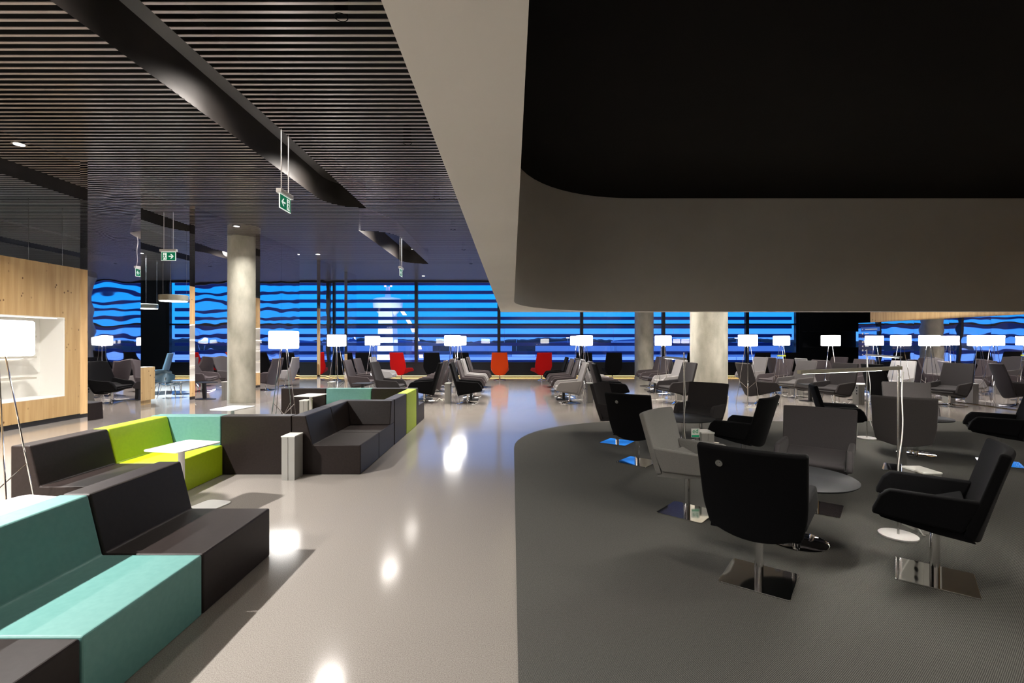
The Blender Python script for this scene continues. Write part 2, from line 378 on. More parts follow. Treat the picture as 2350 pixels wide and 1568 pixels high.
for zz in (0.38, 0.78, 1.18):
    b = BM(); box(b, 0.02, 0.28, -L+0.02, L-0.35, zz, zz+0.035); s = obj('shelf', b, 'shelf', nr)
    b = BM(); box(b, 0.03, 0.05, -L+0.05, L-0.38, zz-0.012, zz); obj('light_strip', b, 'led_niche', s)
b = BM(); box(b, 0.40, 0.44, -L+0.1, L-0.1, H-0.032, H-0.02); obj('light_strip', b, 'led_niche', nr)

MX = -6.47
mirrors = [(7.37, 8.42, 'tall mirror-clad partition nearest the pine wall, left of the hanging exit sign'),
           (9.87, 10.92, 'tall mirror-clad partition just left of the concrete column'),
           (12.42, 14.58, 'wide mirror-clad partition just right of the concrete column'),
           (16.32, 17.37, 'pale-edged mirror partition behind the lamp near the windows'),
           (19.0, 20.05, 'narrow mirror partition farthest back, close to the window wall')]
for (y0, y1, lab), rot in zip(mirrors, (-0.4, -2.3, -1.7, -1.5, -1.5)):
    t = thing('mirror_partition', lab, 'partition', (MX-0.06, y0, 0), math.radians(rot), 'mirror partitions in a row')
    n = 2 if y1-y0 > 2 else 1; w = (y1-y0)/n
    for i in range(n):
        b = BM(); box(b, -0.055, 0.06, i*w+0.003, (i+1)*w-0.003, 0.0, CEIL-0.002); obj('mirror_panel', b, 'mirror', t)

# right wall mirror panels
MR = 11.7
for i in range(6):
    y1 = 16.33-1.13*i
    t = thing('wall_mirror', ['wall mirror panel farthest from the camera, with white directory text on it', 'wall mirror panel second from the far end of the right wall', 'wall mirror panel third from the far end of the right wall',
        'wall mirror panel fourth from the far end of the right wall', 'wall mirror panel fifth from the far end, reflecting grey armchairs', 'wall mirror panel nearest the right edge of the picture'][i], 'mirror', (MR, y1, 0), 0, 'mirror panels along the right wall')
    b = BM(); box(b, 0, 0.05, -1.125, 0, 0.02, 2.22); obj('mirror_panel', b, 'mirror', t)
    if i == 0:
        b = BM(); box(b, -0.004, 0, -0.95, -0.12, 1.93, 2.07); obj('sign_banner', b, mat('banner_blue', (0.03, 0.12, 0.5), 0.4), t, )
        for j, z in enumerate((2.0, 1.86, 1.72, 1.58, 1.44, 1.30, 1.16)):
            b = BM(); tube(b, (-0.0075, -0.2, z), (-0.0045, -0.2, z), 0.033, 5 if j % 2 else 3); obj('sign_icon', b, 'plastic_w', t)
            b = BM(); box(b, -0.008, -0.0045, -0.85 if j == 0 else -0.52+0.06*(j % 3), -0.32, z-0.012, z+0.012); obj('sign_line', b, 'plastic_w', t)

def column(x, y, r, lab):
    t = thing('concrete_column', lab, 'column', (x, y, 0))
    b = BM(); lathe(b, [(r, 0.10), (r, CEIL+0.3)], 48); obj('shaft', b, 'concrete', t, smooth=True)
    b = BM(); lathe(b, [(r+0.012, 0.0), (r+0.012, 0.10)], 48); obj('foot_band', b, 'concrete', t, smooth=True)
column(5.45, 13.4, 0.49, 'thick round concrete column on the right, lit bright on its left side')
column(5.60, 20.5, 0.39, 'slimmer round concrete column standing right at the window wall')
column(-7.15, 12.9, 0.40, 'pale mottled concrete column between the mirror partitions on the left')

# low pine counter in the left room
t = thing('pine_counter', 'low pine counter seen between two mirror partitions', 'counter', (-9.55, 12.0, 0))
b = BM(); box(b, -0.32, 0.32, -0.7, 0.5, 0.12, 0.95); obj('counter_body', b, 'wood', t)
b = BM(); box(b, -0.26, 0.26, -0.64, 0.44, 0, 0.12); obj('plinth', b, 'wood', t)
for i, yy in enumerate((7.4, 8.0, 9.3, 10.0)):
    b = BM(); tube(b, (NX-0.3, yy, 3.12), (NX-0.3, yy, CEIL+0.03), 0.004, 6)
    o = obj('suspension_wire', b, 'steel'); tag(o, 'thin steel wire between pine wall and slatted ceiling', 'wire', 'suspension wires above the pine wall')

# ------------------------------------------------------------------ ceiling downlights
def downlight(x, y, lab, power=60, size=0.14, z=CEIL, grp='round ceiling downlights', spread=2.3, col=(1, 0.96, 0.91)):
    if x < -10: col = (0.72, 0.88, 1.0)  # cool tint for the fill lights added over the left room
    t = thing('downlight', lab, 'downlight', (x, y, z), 0, grp)
    b = BM(); lathe(b, [(0.085, -0.012), (0.085, 0.02)], 24); lathe(b, [(0.062, -0.0125), (0.062, -0.0121)], 24)
    obj('trim_ring', b, 'steel', t, smooth=True)
    b = BM(); lathe(b, [(0.062, -0.016), (0.062, -0.013)], 24); obj('diffuser', b, 'disc_white', t)
    ld = bpy.data.lights.new('downlight_lamp', 'AREA'); ld.shape = 'DISK'; ld.size = size; ld.energy = power; ld.color = col; ld.spread = spread
    lo = bpy.data.objects.new('downlight_lamp', ld); COL.objects.link(lo); lo.parent = t; lo.location = (0, 0, -0.03)
    return t
for (x, y, lab, pw) in [
    (-5.3, 2.4, 'round downlight in the slatted ceiling high above the near teal bench', 390),
    (-5.3, -0.9, 'added fill light in the slatted ceiling behind the camera', 240),  # unseen lamp added to brighten the near floor
    (-6.85, 6.72, 'round downlight in the slatted ceiling above the pine wall side', 150),
    (-6.55, 11.5, 'round downlight just above the concrete column on the left', 45),
    (-6.1, 15.2, 'round downlight right of the concrete column, above the wide mirror partition', 110),
    (-3.7, 20.2, 'round downlight closest to the windows, left of centre', 60),
    (-11.5, 9.5, 'added cool fill light over the room behind the pine wall', 380),  # unseen, added to give the left room its pale blue floor
    (-11.5, 15.0, 'added cool fill light over the room with the plywood chairs', 620)]:  # second added fill for the left room
    downlight(x, y, lab, pw)

# ------------------------------------------------------------------ benches
SEAT, BT, BD = 0.355, 0.705, 0.83
prof = [(0, 0), (BD, 0), (BD, SEAT), (0.25, SEAT), (0.165, BT), (0, BT)]
def bench(x, y, face, w, m, lab, corner=False):
    """x,y = rear-left corner of the block's footprint seen along its facing direction; face in degrees"""
    t = thing('bench_block', lab, 'bench', (x, y, 0), math.radians(face), 'foam bench blocks in three colours')
    b = BM(); g = 0.004
    if not corner:
        prism(b, [(p[0], p[1]) for p in prof], g, w-g, 'y')
        o = obj('block', b, m, t, bevel=0.012, seg=3)
        o.name = 'upholstered_block'
    else:
        prism(b, [(g, 0), (BD, 0), (BD, w-g), (g, w-g)], 0.0, SEAT, 'z')
        obj('seat_block', b, m, t, bevel=0.012, seg=3)
        b = BM(); prism(b, [(0, SEAT), (0.25, SEAT), (0.165, BT), (0, BT)], g, w-0.165, 'y')
        obj('backrest', b, m, t, bevel=0.012, seg=3)
        b = BM(); prism(b, [(w-g, SEAT), (w-0.25, SEAT), (w-0.165, BT), (w-g, BT)], 0.0, BD, 'x')
        obj('backrest', b, m, t, bevel=0.012, seg=3)
    return t
# facing +X: footprint x..x+BD, y..y+w ; facing +Y (90): footprint x-w..x, y..y+BD ; facing -X (180): x-BD..x, y-w..y
bench(-2.64, 2.83, 0, 0.79, 'foam_dark', 'dark brown bench block at the far end of the near row, beside the floor')
bench(-2.64, 2.035, 0, 0.795, 'foam_teal', 'large teal bench block in the left foreground')
bench(-2.64, 1.24, 0, 0.795, 'foam_dark', 'dark brown bench block in the bottom left corner of the picture')
bench(-4.30, 4.14, 0, 0.81, 'foam_dark', 'dark brown bench block left of the lime green one')
bench(-4.30, 4.95, 0, 0.855, 'foam_lime', 'bright lime green bench block with white table beside it')
bench(-3.50, 5.81, 90, 0.85, 'foam_teal', 'teal bench block whose back rises behind the lime green seat')
bench(-2.65, 5.81, 90, 0.85, 'foam_dark', 'dark brown bench block seen from behind, right of the teal back')
bench(-2.65, 5.81, 0, 0.81, 'foam_dark', 'dark brown bench block with open side toward camera beside the aluminium post')
bench(-2.65, 6.62, 0, 0.85, 'foam_dark', 'dark brown corner bench block with backs on two sides', corner=True)
bench(-1.815, 8.33, 180, 0.85, 'foam_dark', 'dark brown bench block seen from behind, in front of the narrow lime green back')
bench(-1.815, 9.19, 180, 0.85, 'foam_lime', 'narrow-looking lime green bench block seen from behind beside the floor')
bench(-3.54, 9.2, 90, 0.86, 'foam_dark', 'dark bench block at the left end of the farthest row')
bench(-2.68, 9.2, 90, 0.86, 'foam_teal', 'teal bench block in the middle of the farthest row')
bench(-1.815, 9.2, 90, 0.86, 'foam_dark', 'dark bench block at the right end of the farthest row')

# ------------------------------------------------------------------ chairs
def lerp(a, b, t): return a+(b-a)*t
def back_mesh(sb, zb, st, zt, hwb, hwm, hwt, thick, bulge, drop):
    b = BM(); nu, nv = 10, 8
    ang = math.atan2(zt-zb, -(st-sb)); nx, nz = math.sin(ang), math.cos(ang)
    rear, front = [], []
    for j in range(nv+1):
        v = j/nv; hw = lerp(hwb, hwm, min(1, v/0.3)) if v < 0.3 else lerp(hwm, hwt, (v-0.3)/0.7)
        rr, ff = [], []
        for i in range(nu+1):
            u = -1+2*i/nu; c = 1-u*u
            x = lerp(sb, st, v)-bulge*c; y = hw*u; z = lerp(zb, zt, v)-drop*c*(1-v)**2
            rr.append(b.verts.new((x, y, z))); ff.append(b.verts.new((x+nx*thick, y, z+nz*thick)))
        rear.append(rr); front.append(ff)
    for g in (rear, front):
        for j in range(nv):
            for i in range(nu): b.faces.new([g[j][i], g[j][i+1], g[j+1][i+1], g[j+1][i]])
    for i in range(nu):
        b.faces.new([rear[0][i], rear[0][i+1], front[0][i+1], front[0][i]]); b.faces.new([rear[nv][i], rear[nv][i+1], front[nv][i+1], front[nv][i]])
    for j in range(nv):
        b.faces.new([rear[j][0], rear[j+1][0], front[j+1][0], front[j][0]]); b.faces.new([rear[j][nu], rear[j+1][nu], front[j+1][nu], front[j][nu]])
    return b

SPEC = {
 'A': dict(sb=-0.17, zb=0.375, st=-0.33, zt=0.92, hwb=0.275, hwm=0.305, hwt=0.315, nose=(0.33, 0.455), tf=(0.27, 0.625), ar=(-0.16, 0.625), seat=0.47, col=0.39),
 'L': dict(sb=-0.20, zb=0.24, st=-0.44, zt=1.04, hwb=0.27, hwm=0.35, hwt=0.32, nose=(0.40, 0.36), tf=(0.32, 0.56), ar=(-0.22, 0.60), seat=0.41, col=0.27),
 'H': dict(sb=-0.20, zb=0.26, st=-0.42, zt=1.14, hwb=0.24, hwm=0.37, hwt=0.31, nose=(0.40, 0.38), tf=(0.32, 0.50), ar=(-0.22, 0.52), seat=0.42, col=0.28),
}
PROTO = {}
def build_chair(kind, cl, base):
    S = SPEC[kind]; name = {'A': 'armchair', 'L': 'lounge_chair', 'H': 'high_back_chair'}[kind]
    t = thing(name, 'x', 'chair')
    th = 0.055
    obj('backrest', back_mesh(S['sb'], S['zb'], S['st'], S['zt'], S['hwb'], S['hwm'], S['hwt'], th, 0.05, 0.06), cl, t, smooth=True, bevel=0.016, seg=3)
    def bl(z):  # x of the back's front face at height z
        return lerp(S['sb'], S['st'], (z-S['zb'])/(S['zt']-S['zb']))
    nose, tf, ar = S['nose'], S['tf'], S['ar']
    for sgn in (-1, 1):
        b = BM(); ht = 0.05
        pts = [(S['sb']+0.05, S['zb']+0.035), (nose[0], nose[1]-0.01), (nose[0]-0.004, nose[1]+0.03), (tf[0]+0.02, tf[1]-0.05), (tf[0]-0.03, tf[1]), (bl(ar[1])+0.03, ar[1])]
        lo, hi = [], []
        for (x, z) in pts:
            k = (z-S['zb'])/(S['zt']-S['zb']); hw = lerp(S['hwb'], S['hwm'], min(1, k/0.3))
            fx = (x-S['sb'])/0.5
            ho = max(hw, lerp(hw, S['hwm']+0.005, min(1, fx)))
            hi.append(b.verts.new((x, sgn*ho, z))); lo.append(b.verts.new((x, sgn*(ho-ht), z)))
        n = len(pts); b.faces.new(hi); b.faces.new(lo)
        for i in range(n): b.faces.new([hi[i], hi[(i+1) % n], lo[(i+1) % n], lo[i]])
        obj('armrest', b, cl, t, smooth=True, bevel=0.018, seg=3)
    b = BM(); w = S['hwb']-0.01; sz = S['seat']
    prism(b, [(S['sb']-0.01, S['zb']-0.02), (0.0, lerp(S['zb'], nose[1], 0.4)-0.035), (nose[0]-0.05, nose[1]-0.035), (nose[0]-0.015, nose[1]), (nose[0]-0.04, sz-0.03), (nose[0]-0.09, sz-0.02), (S['sb']+0.05, sz-0.04)], -w, w, 'y')
    obj('seat', b, cl, t, smooth=True, bevel=0.02, seg=3)
    b = BM(); wc = S['hwm']-0.058
    prism(b, [(bl(sz)+0.06, sz-0.03), (nose[0]-0.06, sz-0.03), (nose[0]-0.045, sz+0.01), (nose[0]-0.09, sz+0.035), (0.0, sz+0.03), (bl(sz)+0.05, sz+0.09)], -wc, wc, 'y')
    obj('seat_cushion', b, cl, t, smooth=True, bevel=0.016, seg=3)
    b = BM(); lathe(b, [(0.027, 0.012), (0.027, S['col']+0.03)], 20)
    pole = obj('column', b, 'chrome', t, smooth=True)
    if base == 'plate':
        b = BM(); prism(b, rrect(0.42, 0.42, 0.02), 0.0, 0.012, 'z'); obj('base_plate', b, 'chrome', t, bevel=0.002)
    else:
        for kx in range(4):
            b = BM(); mt = Matrix.Rotation(PI/4+kx*PI/2, 4, 'Z'); Lx = 0.36
            vs = [b.verts.new(p) for p in ((0.0, -0.028, 0.03), (0.0, 0.028, 0.03), (Lx, 0.016, 0.004), (Lx, -0.016, 0.004), (0.0, -0.02, 0.055), (0.0, 0.02, 0.055), (Lx, 0.012, 0.014), (Lx, -0.012, 0.014))]
            for f in ((0, 1, 2, 3), (4, 5, 6, 7), (0, 3, 7, 4), (1, 2, 6, 5), (0, 1, 5, 4), (3, 2, 6, 7)): b.faces.new([vs[i] for i in f])
            bmesh.ops.transform(b, matrix=mt, verts=b.verts[:]); obj('base_foot', b, 'chrome', t)
            
        b = BM(); lathe(b, [(0.045, 0.012), (0.045, 0.05), (0.03, 0.075)], 20); obj('base_hub', b, 'chrome', t, smooth=True)
    return t
def chair(kind, x, y, face, cl, base, lab, grp, badge=False, z=0.0):
    key = (kind, cl, base)
    if key not in PROTO: PROTO[key] = t = build_chair(kind, cl, base)
    else: t = copy_tree(PROTO[key])
    t.location = (x, y, z); t.rotation_euler = (0, 0, math.radians(face)); t['label'] = lab; t['group'] = grp
    return t
def add_badge(t, uy=0.17, v=0.82):
    S = SPEC['A']; ang = math.atan2(S['zt']-S['zb'], -(S['st']-S['sb']))
    u = uy/0.31; x = lerp(S['sb'], S['st'], v)-0.05*(1-u*u); z = lerp(S['zb'], S['zt'], v)
    b = BM(); d = Vector((-math.sin(ang), 0, -math.cos(ang)))
    p = Vector((x, uy, z)); tube(b, p-d*0.003, p+d*0.010, 0.026, 24, 0.022); bd = obj('badge', b, 'badge', t)
    b = BM(); tube(b, p+d*0.009, p+d*0.014, 0.010, 16, 0.008); obj('badge_centre', b, 'chrome', bd)

CG = 'swivel armchairs on the carpet'; Z0 = 0.008
t = chair('A', 1.655, 3.24, 53, 'cloth_black', 'plate', 'black swivel armchair nearest the camera, seen from behind with silver badge', CG, z=Z0); add_badge(t, 0.17)
chair('A', 2.85, 3.26, 141, 'cloth_black', 'plate', 'black swivel armchair at the right, turned side-on to the left beside the white disc foot', CG, z=Z0)
chair('A', 1.63, 4.50, -42, 'cloth_silver', 'plate', 'light grey swivel armchair just behind the nearest black one', CG, z=Z0)
chair('A', 2.90, 4.62, -128, 'cloth_dark_grey', 'plate', 'dark grey swivel armchair facing the camera behind the nearest round table', CG, z=Z0)
t = chair('A', 1.655, 6.37, 50, 'cloth_black', 'plate', 'black swivel armchair with silver badge seen from behind near the carpet corner', CG, z=Z0); add_badge(t, 0.12)
chair('A', 1.66, 7.62, -35, 'cloth_dark_grey', 'plate', 'dark swivel armchair partly hidden behind the badged one near the carpet corner', CG, z=Z0)
chair('A', 2.95, 7.55, -134, 'cloth_dark_grey', 'plate', 'dark swivel armchair facing left behind the middle round table', CG, z=Z0)
t = chair('A', 2.88, 6.02, 135, 'cloth_black', 'plate', 'black swivel armchair turned left, right of the white power post', CG, z=Z0); add_badge(t, 0.0-0.2)
chair('A', 4.95, 7.35, -28, 'cloth_black', 'plate', 'black swivel armchair turned right, beside the white lamp foot in the rear', CG, z=Z0)
chair('A', 4.88, 6.02, 50, 'cloth_mid_grey', 'plate', 'grey swivel armchair seen from behind at the rear round table', CG, z=Z0)
chair('A', 6.25, 7.60, -120, 'cloth_mid_grey', 'plate', 'grey swivel armchair facing the camera at the rear of the carpet', CG, z=Z0)
chair('A', 6.35, 6.30, 142, 'cloth_black', 'plate', 'black swivel armchair at the right edge, turned side-on above the lit base plate', CG, z=Z0)

LG = 'low lounge chairs around the floor lamps'
ch, bl_, mg, lg = 'cloth_charcoal', 'cloth_black', 'cloth_mid_grey', 'cloth_light_grey'
lounges = [
 (-4.5, 14.4, 0, ch, 'charcoal lounge chair farthest left of the group beside the mirror partitions, facing right'),
 (-4.65, 15.8, 0, ch, 'charcoal lounge chair second in line behind the farthest-left one'),
 (-3.3, 13.0, -3, 'cloth_dark_grey', 'dark lounge chair facing right just behind the farthest teal bench'),
 (-4.55, 17.2, 0, lg, 'light grey lounge chair facing right in front of the left red chair'),
 (-2.3, 12.7, 183, bl_, 'black lounge chair facing left behind the lime green bench back'),
 (-2.35, 14.1, 180, ch, 'charcoal lounge chair second in the left-facing row left of the aisle'),
 (-2.35, 15.5, 180, ch, 'charcoal lounge chair third in the left-facing row left of the aisle'),
 (-2.35, 16.9, 180, mg, 'grey lounge chair last in the left-facing row left of the aisle'),
 (-1.15, 12.55, 0, bl_, 'black lounge chair nearest in the right-facing row left of the aisle'),
 (-1.15, 14.0, 0, ch, 'charcoal lounge chair second in the right-facing row left of the aisle'),
 (-1.15, 15.4, 0, lg, 'light grey lounge chair third in the right-facing row left of the aisle'),
 (-1.12, 16.9, 0, ch, 'charcoal lounge chair last in the right-facing row left of the aisle'),
 (1.5, 12.6, 181, lg, 'light grey lounge chair nearest in the left-facing row right of the aisle'),
 (1.5, 14.0, 180, ch, 'charcoal lounge chair second in the left-facing row right of the aisle'),
 (1.5, 15.4, 180, ch, 'charcoal lounge chair third in the left-facing row right of the aisle'),
 (1.5, 16.9, 180, bl_, 'black lounge chair last in the left-facing row right of the aisle'),
 (2.5, 12.2, -3, bl_, 'black lounge chair facing right, nearest of its row behind the carpet edge'),
 (2.6, 13.5, 0, ch, 'charcoal lounge chair second in the right-facing row right of the aisle'),
 (2.6, 14.9, 0, lg, 'light grey lounge chair third in the right-facing row right of the aisle'),
 (2.6, 16.3, 0, mg, 'grey lounge chair last in the right-facing row right of the aisle'),
 (4.9, 17.2, 188, ch, 'charcoal lounge chair at the foot of the slim column by the windows'),
 (4.7, 15.9, 188, ch, 'charcoal lounge chair behind the light grey one left of the thick column'),
 (4.72, 14.55, 190, lg, 'light grey lounge chair left of the thick concrete column'),
 (4.25, 12.55, 192, 'cloth_dark_grey', 'dark lounge chair directly in front of the thick concrete column'),
 (5.95, 17.2, 0, mg, 'grey lounge chair mostly hidden left of the thick column, facing away'),
 (5.95, 15.7, 0, ch, 'charcoal lounge chair half hidden behind the thick column'),
 (6.35, 12.5, 6, 'cloth_dark_grey', 'dark lounge chair facing right just right of the thick column'),
 (8.3, 16.8, 194, lg, 'light grey lounge chair below the lamp right of the thick column'),
 (9.4, 16.8, 0, ch, 'charcoal lounge chair seen from behind below the lamp with the yellow tape'),
 (8.2, 15.1, 194, ch, 'charcoal lounge chair facing left, right of the light grey chair by the yellow-taped lamp'),
 (8.1, 13.8, 196, mg, 'grey lounge chair facing left above the bar lamp end'),
 (8.1, 12.15, 200, 'cloth_dark_grey', 'dark lounge chair with pale inner back in front of the lamp by the black wall'),
 (9.2, 11.85, 5, bl_, 'black lounge chair facing right behind the rear bar lamp'),
 (9.6, 14.5, 10, ch, 'charcoal lounge chair seen from behind left of the lamp by the black wall'),
 (9.9, 15.9, 0, lg, 'light grey lounge chair top peeping over the charcoal ones'),
 (11.2, 17.0, 195, ch, 'charcoal lounge chair beside the far end of the wall mirrors'),
 (10.55, 14.9, 197, ch, 'charcoal lounge chair in front of the second wall mirror panel'),
 (10.75, 13.6, 200, lg, 'light grey lounge chair in front of the wall mirrors'),
 (10.85, 12.0, 202, 'cloth_dark_grey', 'dark lounge chair nearest the wall mirrors at the right'),
]
for (x, y, f, c, lab) in lounges: chair('L', x, y, f, c, 'star', lab, LG)

WG = 'high-backed chairs facing the windows'
wc = [(775, 88, bl_, 'black high-backed chair leftmost of the row at the windows'), (840, 90, bl_, 'black high-backed chair at the windows just left of the left red chair'),
      (921, 72, 'cloth_red', 'red high-backed chair at the windows left of the mullion'), (994, 90, bl_, 'black high-backed chair at the windows just right of the left red chair'),
      (1060, 90, bl_, 'black high-backed chair at the windows left of the orange chair'), (1147, 90, 'cloth_orange', 'orange high-backed chair at the windows in the middle of the aisle'),
      (1243, 104, 'cloth_red', 'red high-backed chair at the windows right of the orange chair'), (1338, 90, bl_, 'black high-backed chair at the windows behind the paired floor lamps'),
      (1405, 90, bl_, 'black high-backed chair at the windows left of the slim column'), (1588, 90, bl_, 'black high-backed chair at the windows left of the thick column'),
      (1740, 90, bl_, 'black high-backed chair at the windows below the first lamp past the thick column'), (1805, 90, bl_, 'black high-backed chair rightmost at the windows below the yellow-taped lamp')]
for (px, f, c, lab) in wc: chair('H', (px-1175)*20.1/1110, 20.1, f, c, 'star', lab, WG)
chair('H', -13.6, 18.6, 200, 'cloth_steel_blue', 'star', 'steel blue high-backed chair in the room behind the mirror partitions', WG)

# plywood chairs in the left room
def ply_chair():
    t = thing('plywood_chair', 'x', 'chair')
    def shell(w, d, cz, curve, tilt, off):
        b = BM(); n = 12; m_ = 8; g = []
        for j in range(m_+1):
            row = []
            for i in range(n+1):
                u = -1+2*i/n; v = -1+2*j/m_
                # superellipse footprint
                k = (1-0.35*abs(v)**4)
                row.append(Vector((v*d/2*(1-0.25*abs(u)**4), u*w/2*k, curve*u*u)))
            g.append(row)
        mt = Matrix.Translation(off) @ Matrix.Rotation(tilt, 4, 'Y')
        top = [[b.verts.new(mt @ p) for p in r] for r in g]; bot = [[b.verts.new(mt @ (p-Vector((0, 0, 0.012)))) for p in r] for r in g]
        for G in (top, bot):
            for j in range(m_):
                for i in range(n): b.faces.new([G[j][i], G[j][i+1], G[j+1][i+1], G[j+1][i]])
        for j in range(m_):
            for i in (0, n): b.faces.new([top[j][i], top[j+1][i], bot[j+1][i], bot[j][i]])
        for i in range(n):
            for j in (0, m_): b.faces.new([top[j][i], top[j][i+1], bot[j][i+1], bot[j][i]])
        return b
    obj('seat', shell(0.56, 0.48, 0, 0.05, math.radians(6), Vector((0.03, 0, 0.35))), 'ply_black', t, smooth=True)
    obj('backrest', shell(0.54, 0.26, 0, 0.06, math.radians(-72), Vector((-0.26, 0, 0.58))), 'ply_black', t, smooth=True)
    b = BM(); path(b, [(0.05, 0, 0.33), (-0.2, 0, 0.33), (-0.27, 0, 0.40), (-0.29, 0, 0.60)], 0.009, 8); obj('spine', b, 'chrome', t, smooth=True)
    for sx in (1, -1):
        for sy in (1, -1):
            b = BM(); tube(b, (sx*0.12, sy*0.16, 0.33), (sx*0.22, sy*0.24, 0.0), 0.009, 8); obj('leg', b, 'chrome', t, smooth=True)
    return t
pc = ply_chair(); PG = 'plywood and chrome chairs in the left room'
for i, (x, y, f, lab) in enumerate([(-9.75, 13.8, 100, 'blue-black plywood chair with chrome legs seen from behind in the left room'), (-10.7, 14.9, -40, 'blue-black plywood chair left of the one seen from behind, in the left room'),
        (-10.3, 15.9, 215, 'blue-black plywood chair turned sideways beyond the other two in the left room')]):
    c = pc if i == 0 else copy_tree(pc); c.location = (x, y, 0); c.rotation_euler = (0, 0, math.radians(f)); c['label'] = lab; c['group'] = PG

# ------------------------------------------------------------------ floor lamps
def build_lamp():
    t = thing('floor_lamp', 'x', 'lamp')
    b = BM(); r = 0.222; lathe(b, [(r-0.012, 1.485), (r, 1.497), (r, 1.753), (r-0.012, 1.765)], 40); obj('lamp_shade', b, 'shade', t, smooth=True)
    for k in range(4):
        a = PI/4+k*PI/2+0.3; c, s = math.cos(a), math.sin(a)
        b = BM(); tube(b, (0.055*c, 0.055*s, 1.50), (0.27*c, 0.27*s, 0.0), 0.0055, 8); leg = obj('leg', b, 'chrome', t, smooth=True)
        b = BM(); q = 1-0.60/1.5; rr = lerp(0.055, 0.27, q); tube(b, (rr*c, rr*s, 0.60), (0.0, 0.0, 0.42), 0.004, 6); obj('brace', b, 'chrome', leg)
    pts = [Vector((0.0, 0.0, 0.42)), Vector((0.01, 0.02, 0.2)), Vector((0.03, 0.05, 0.02))]
    pts += [Vector((0.03+0.11*k/6*math.cos(k*0.8), 0.05+0.022*k+0.09*math.sin(k*0.9), 0.005)) for k in range(1, 20)]
    b = BM(); path(b, pts, 0.004, 6); obj('cord', b, 'plastic_w', t, smooth=True)
    return t
lp = build_lamp(); FG = 'tripod-style floor lamps with glowing drum shades'
lamps = [(-4.06, 3.80, 'floor lamp at the left edge, large lit drum shade in front of the pine niche'),
 (-3.68, 7.8, 'floor lamp standing between the bench rows just right of the concrete column'),
 (-4.33, 11.95, 'floor lamp left of the brown mirror edge, second lamp right of the concrete column'),
 (-4.3, 14.9, 'smaller-looking floor lamp above the light grey lounge chair on the left'),
 (-1.62, 13.2, 'left one of the two overlapping floor lamps left of the orange chair'), (-1.62, 14.75, 'right one of the two overlapping floor lamps left of the orange chair'),
 (2.0, 13.35, 'right one of the two overlapping floor lamps right of the red chair'), (2.0, 14.7, 'left one of the two overlapping floor lamps right of the red chair'),
 (4.25, 13.6, 'floor lamp left of the thick concrete column'), (5.75, 11.6, 'floor lamp just right of the thick concrete column'),
 (8.0, 14.4-0.1, 'floor lamp with yellow tape round its legs'), (8.17, 13.0, 'floor lamp in front of the black wall'),
 (10.6, 14.15, 'left of the two lamps before the far wall mirrors'), (10.45, 13.0, 'second lamp from the left before the wall mirrors'),
 (11.05, 12.8, 'large-looking lamp before the wall mirrors, right of the other two')]
lamps[9] = (5.9, 12.1+0.0, lamps[9][2]); lamps[11] = (8.5, 12.9, lamps[11][2]); lamps[10] = (8.0+0.05, 14.45, lamps[10][2])
for i, (x, y, lab) in enumerate(lamps):
    l = lp if i == 0 else copy_tree(lp)
    l.location = (x, y, 0); l['label'] = lab; l['group'] = FG; l.rotation_euler = (0, 0, 0.35*i)
    if i == 10:
        b = BM(); lathe(b, [(0.115, 1.16), (0.115, 1.185)], 20, cap=False); o = obj('tape_band', b, 'yellow', l); tag(o, 'bright yellow tape band')

# ------------------------------------------------------------------ bar lamps on the carpet
def bar_lamp(x, y, ex, ey, top, lab, zbar=1.375, cord=True):
    t = thing('bar_lamp', lab, 'lamp', (x, y, Z0), 0, 'slim bar lamps on white disc feet')
    b = BM(); lathe(b, [(0.0+0.13, 0.0), (0.135, 0.006), (0.135, 0.016), (0.13, 0.02)], 36); obj('base', b, 'white_lac', t, smooth=True)
    b = BM(); tube(b, (0, 0, 0.02), (0, 0, top), 0.0085, 10); obj('pole', b, 'steel', t, smooth=True)
    a = math.atan2(ey-y, ex-x); Lb = math.hypot(ex-x, ey-y)
    mt = Matrix.Translation((0, 0, zbar)) @ Matrix.Rotation(a, 4, 'Z')
    b = BM(); box(b, -0.03, Lb, -0.016, 0.016, -0.014, 0.014, mt); bar = obj('lamp_bar', b, 'bar_alu', t, bevel=0.002)
    b = BM(); box(b, 0.25, Lb-0.03, -0.009, 0.009, -0.0146, -0.0142, mt); obj('light_strip', b, 'led_bar', bar)
    if cord:
        pts = [Vector((0.02+0.018*math.sin(3.2*z+x)+0.012*math.sin(9*z), -0.012, z)) for z in [zbar-0.03-i*(zbar-0.3)/22 for i in range(22)]]
        pts += [Vector((0.06, -0.02, 0.22)), Vector((0.10, -0.05, 0.12)), Vector((0.16, -0.05, 0.03)), Vector((0.22, 0.0, 0.006))]
        b = BM(); path(b, pts, 0.0045, 6); obj('cord', b, 'plastic_w', t, smooth=True)
    return t
bar_lamp(3.155, 3.95, 2.03, 3.42, 1.40, 'slim bar lamp nearest the camera with a long horizontal bar and white disc foot')
bar_lamp(5.82, 7.93, 5.35, 6.65, 1.46, 'slim bar lamp at the rear right of the carpet')
bar_lamp(2.17, 6.1, 2.08, 6.6, 1.455, 'slim bar lamp beside the white power post in the middle of the carpet')

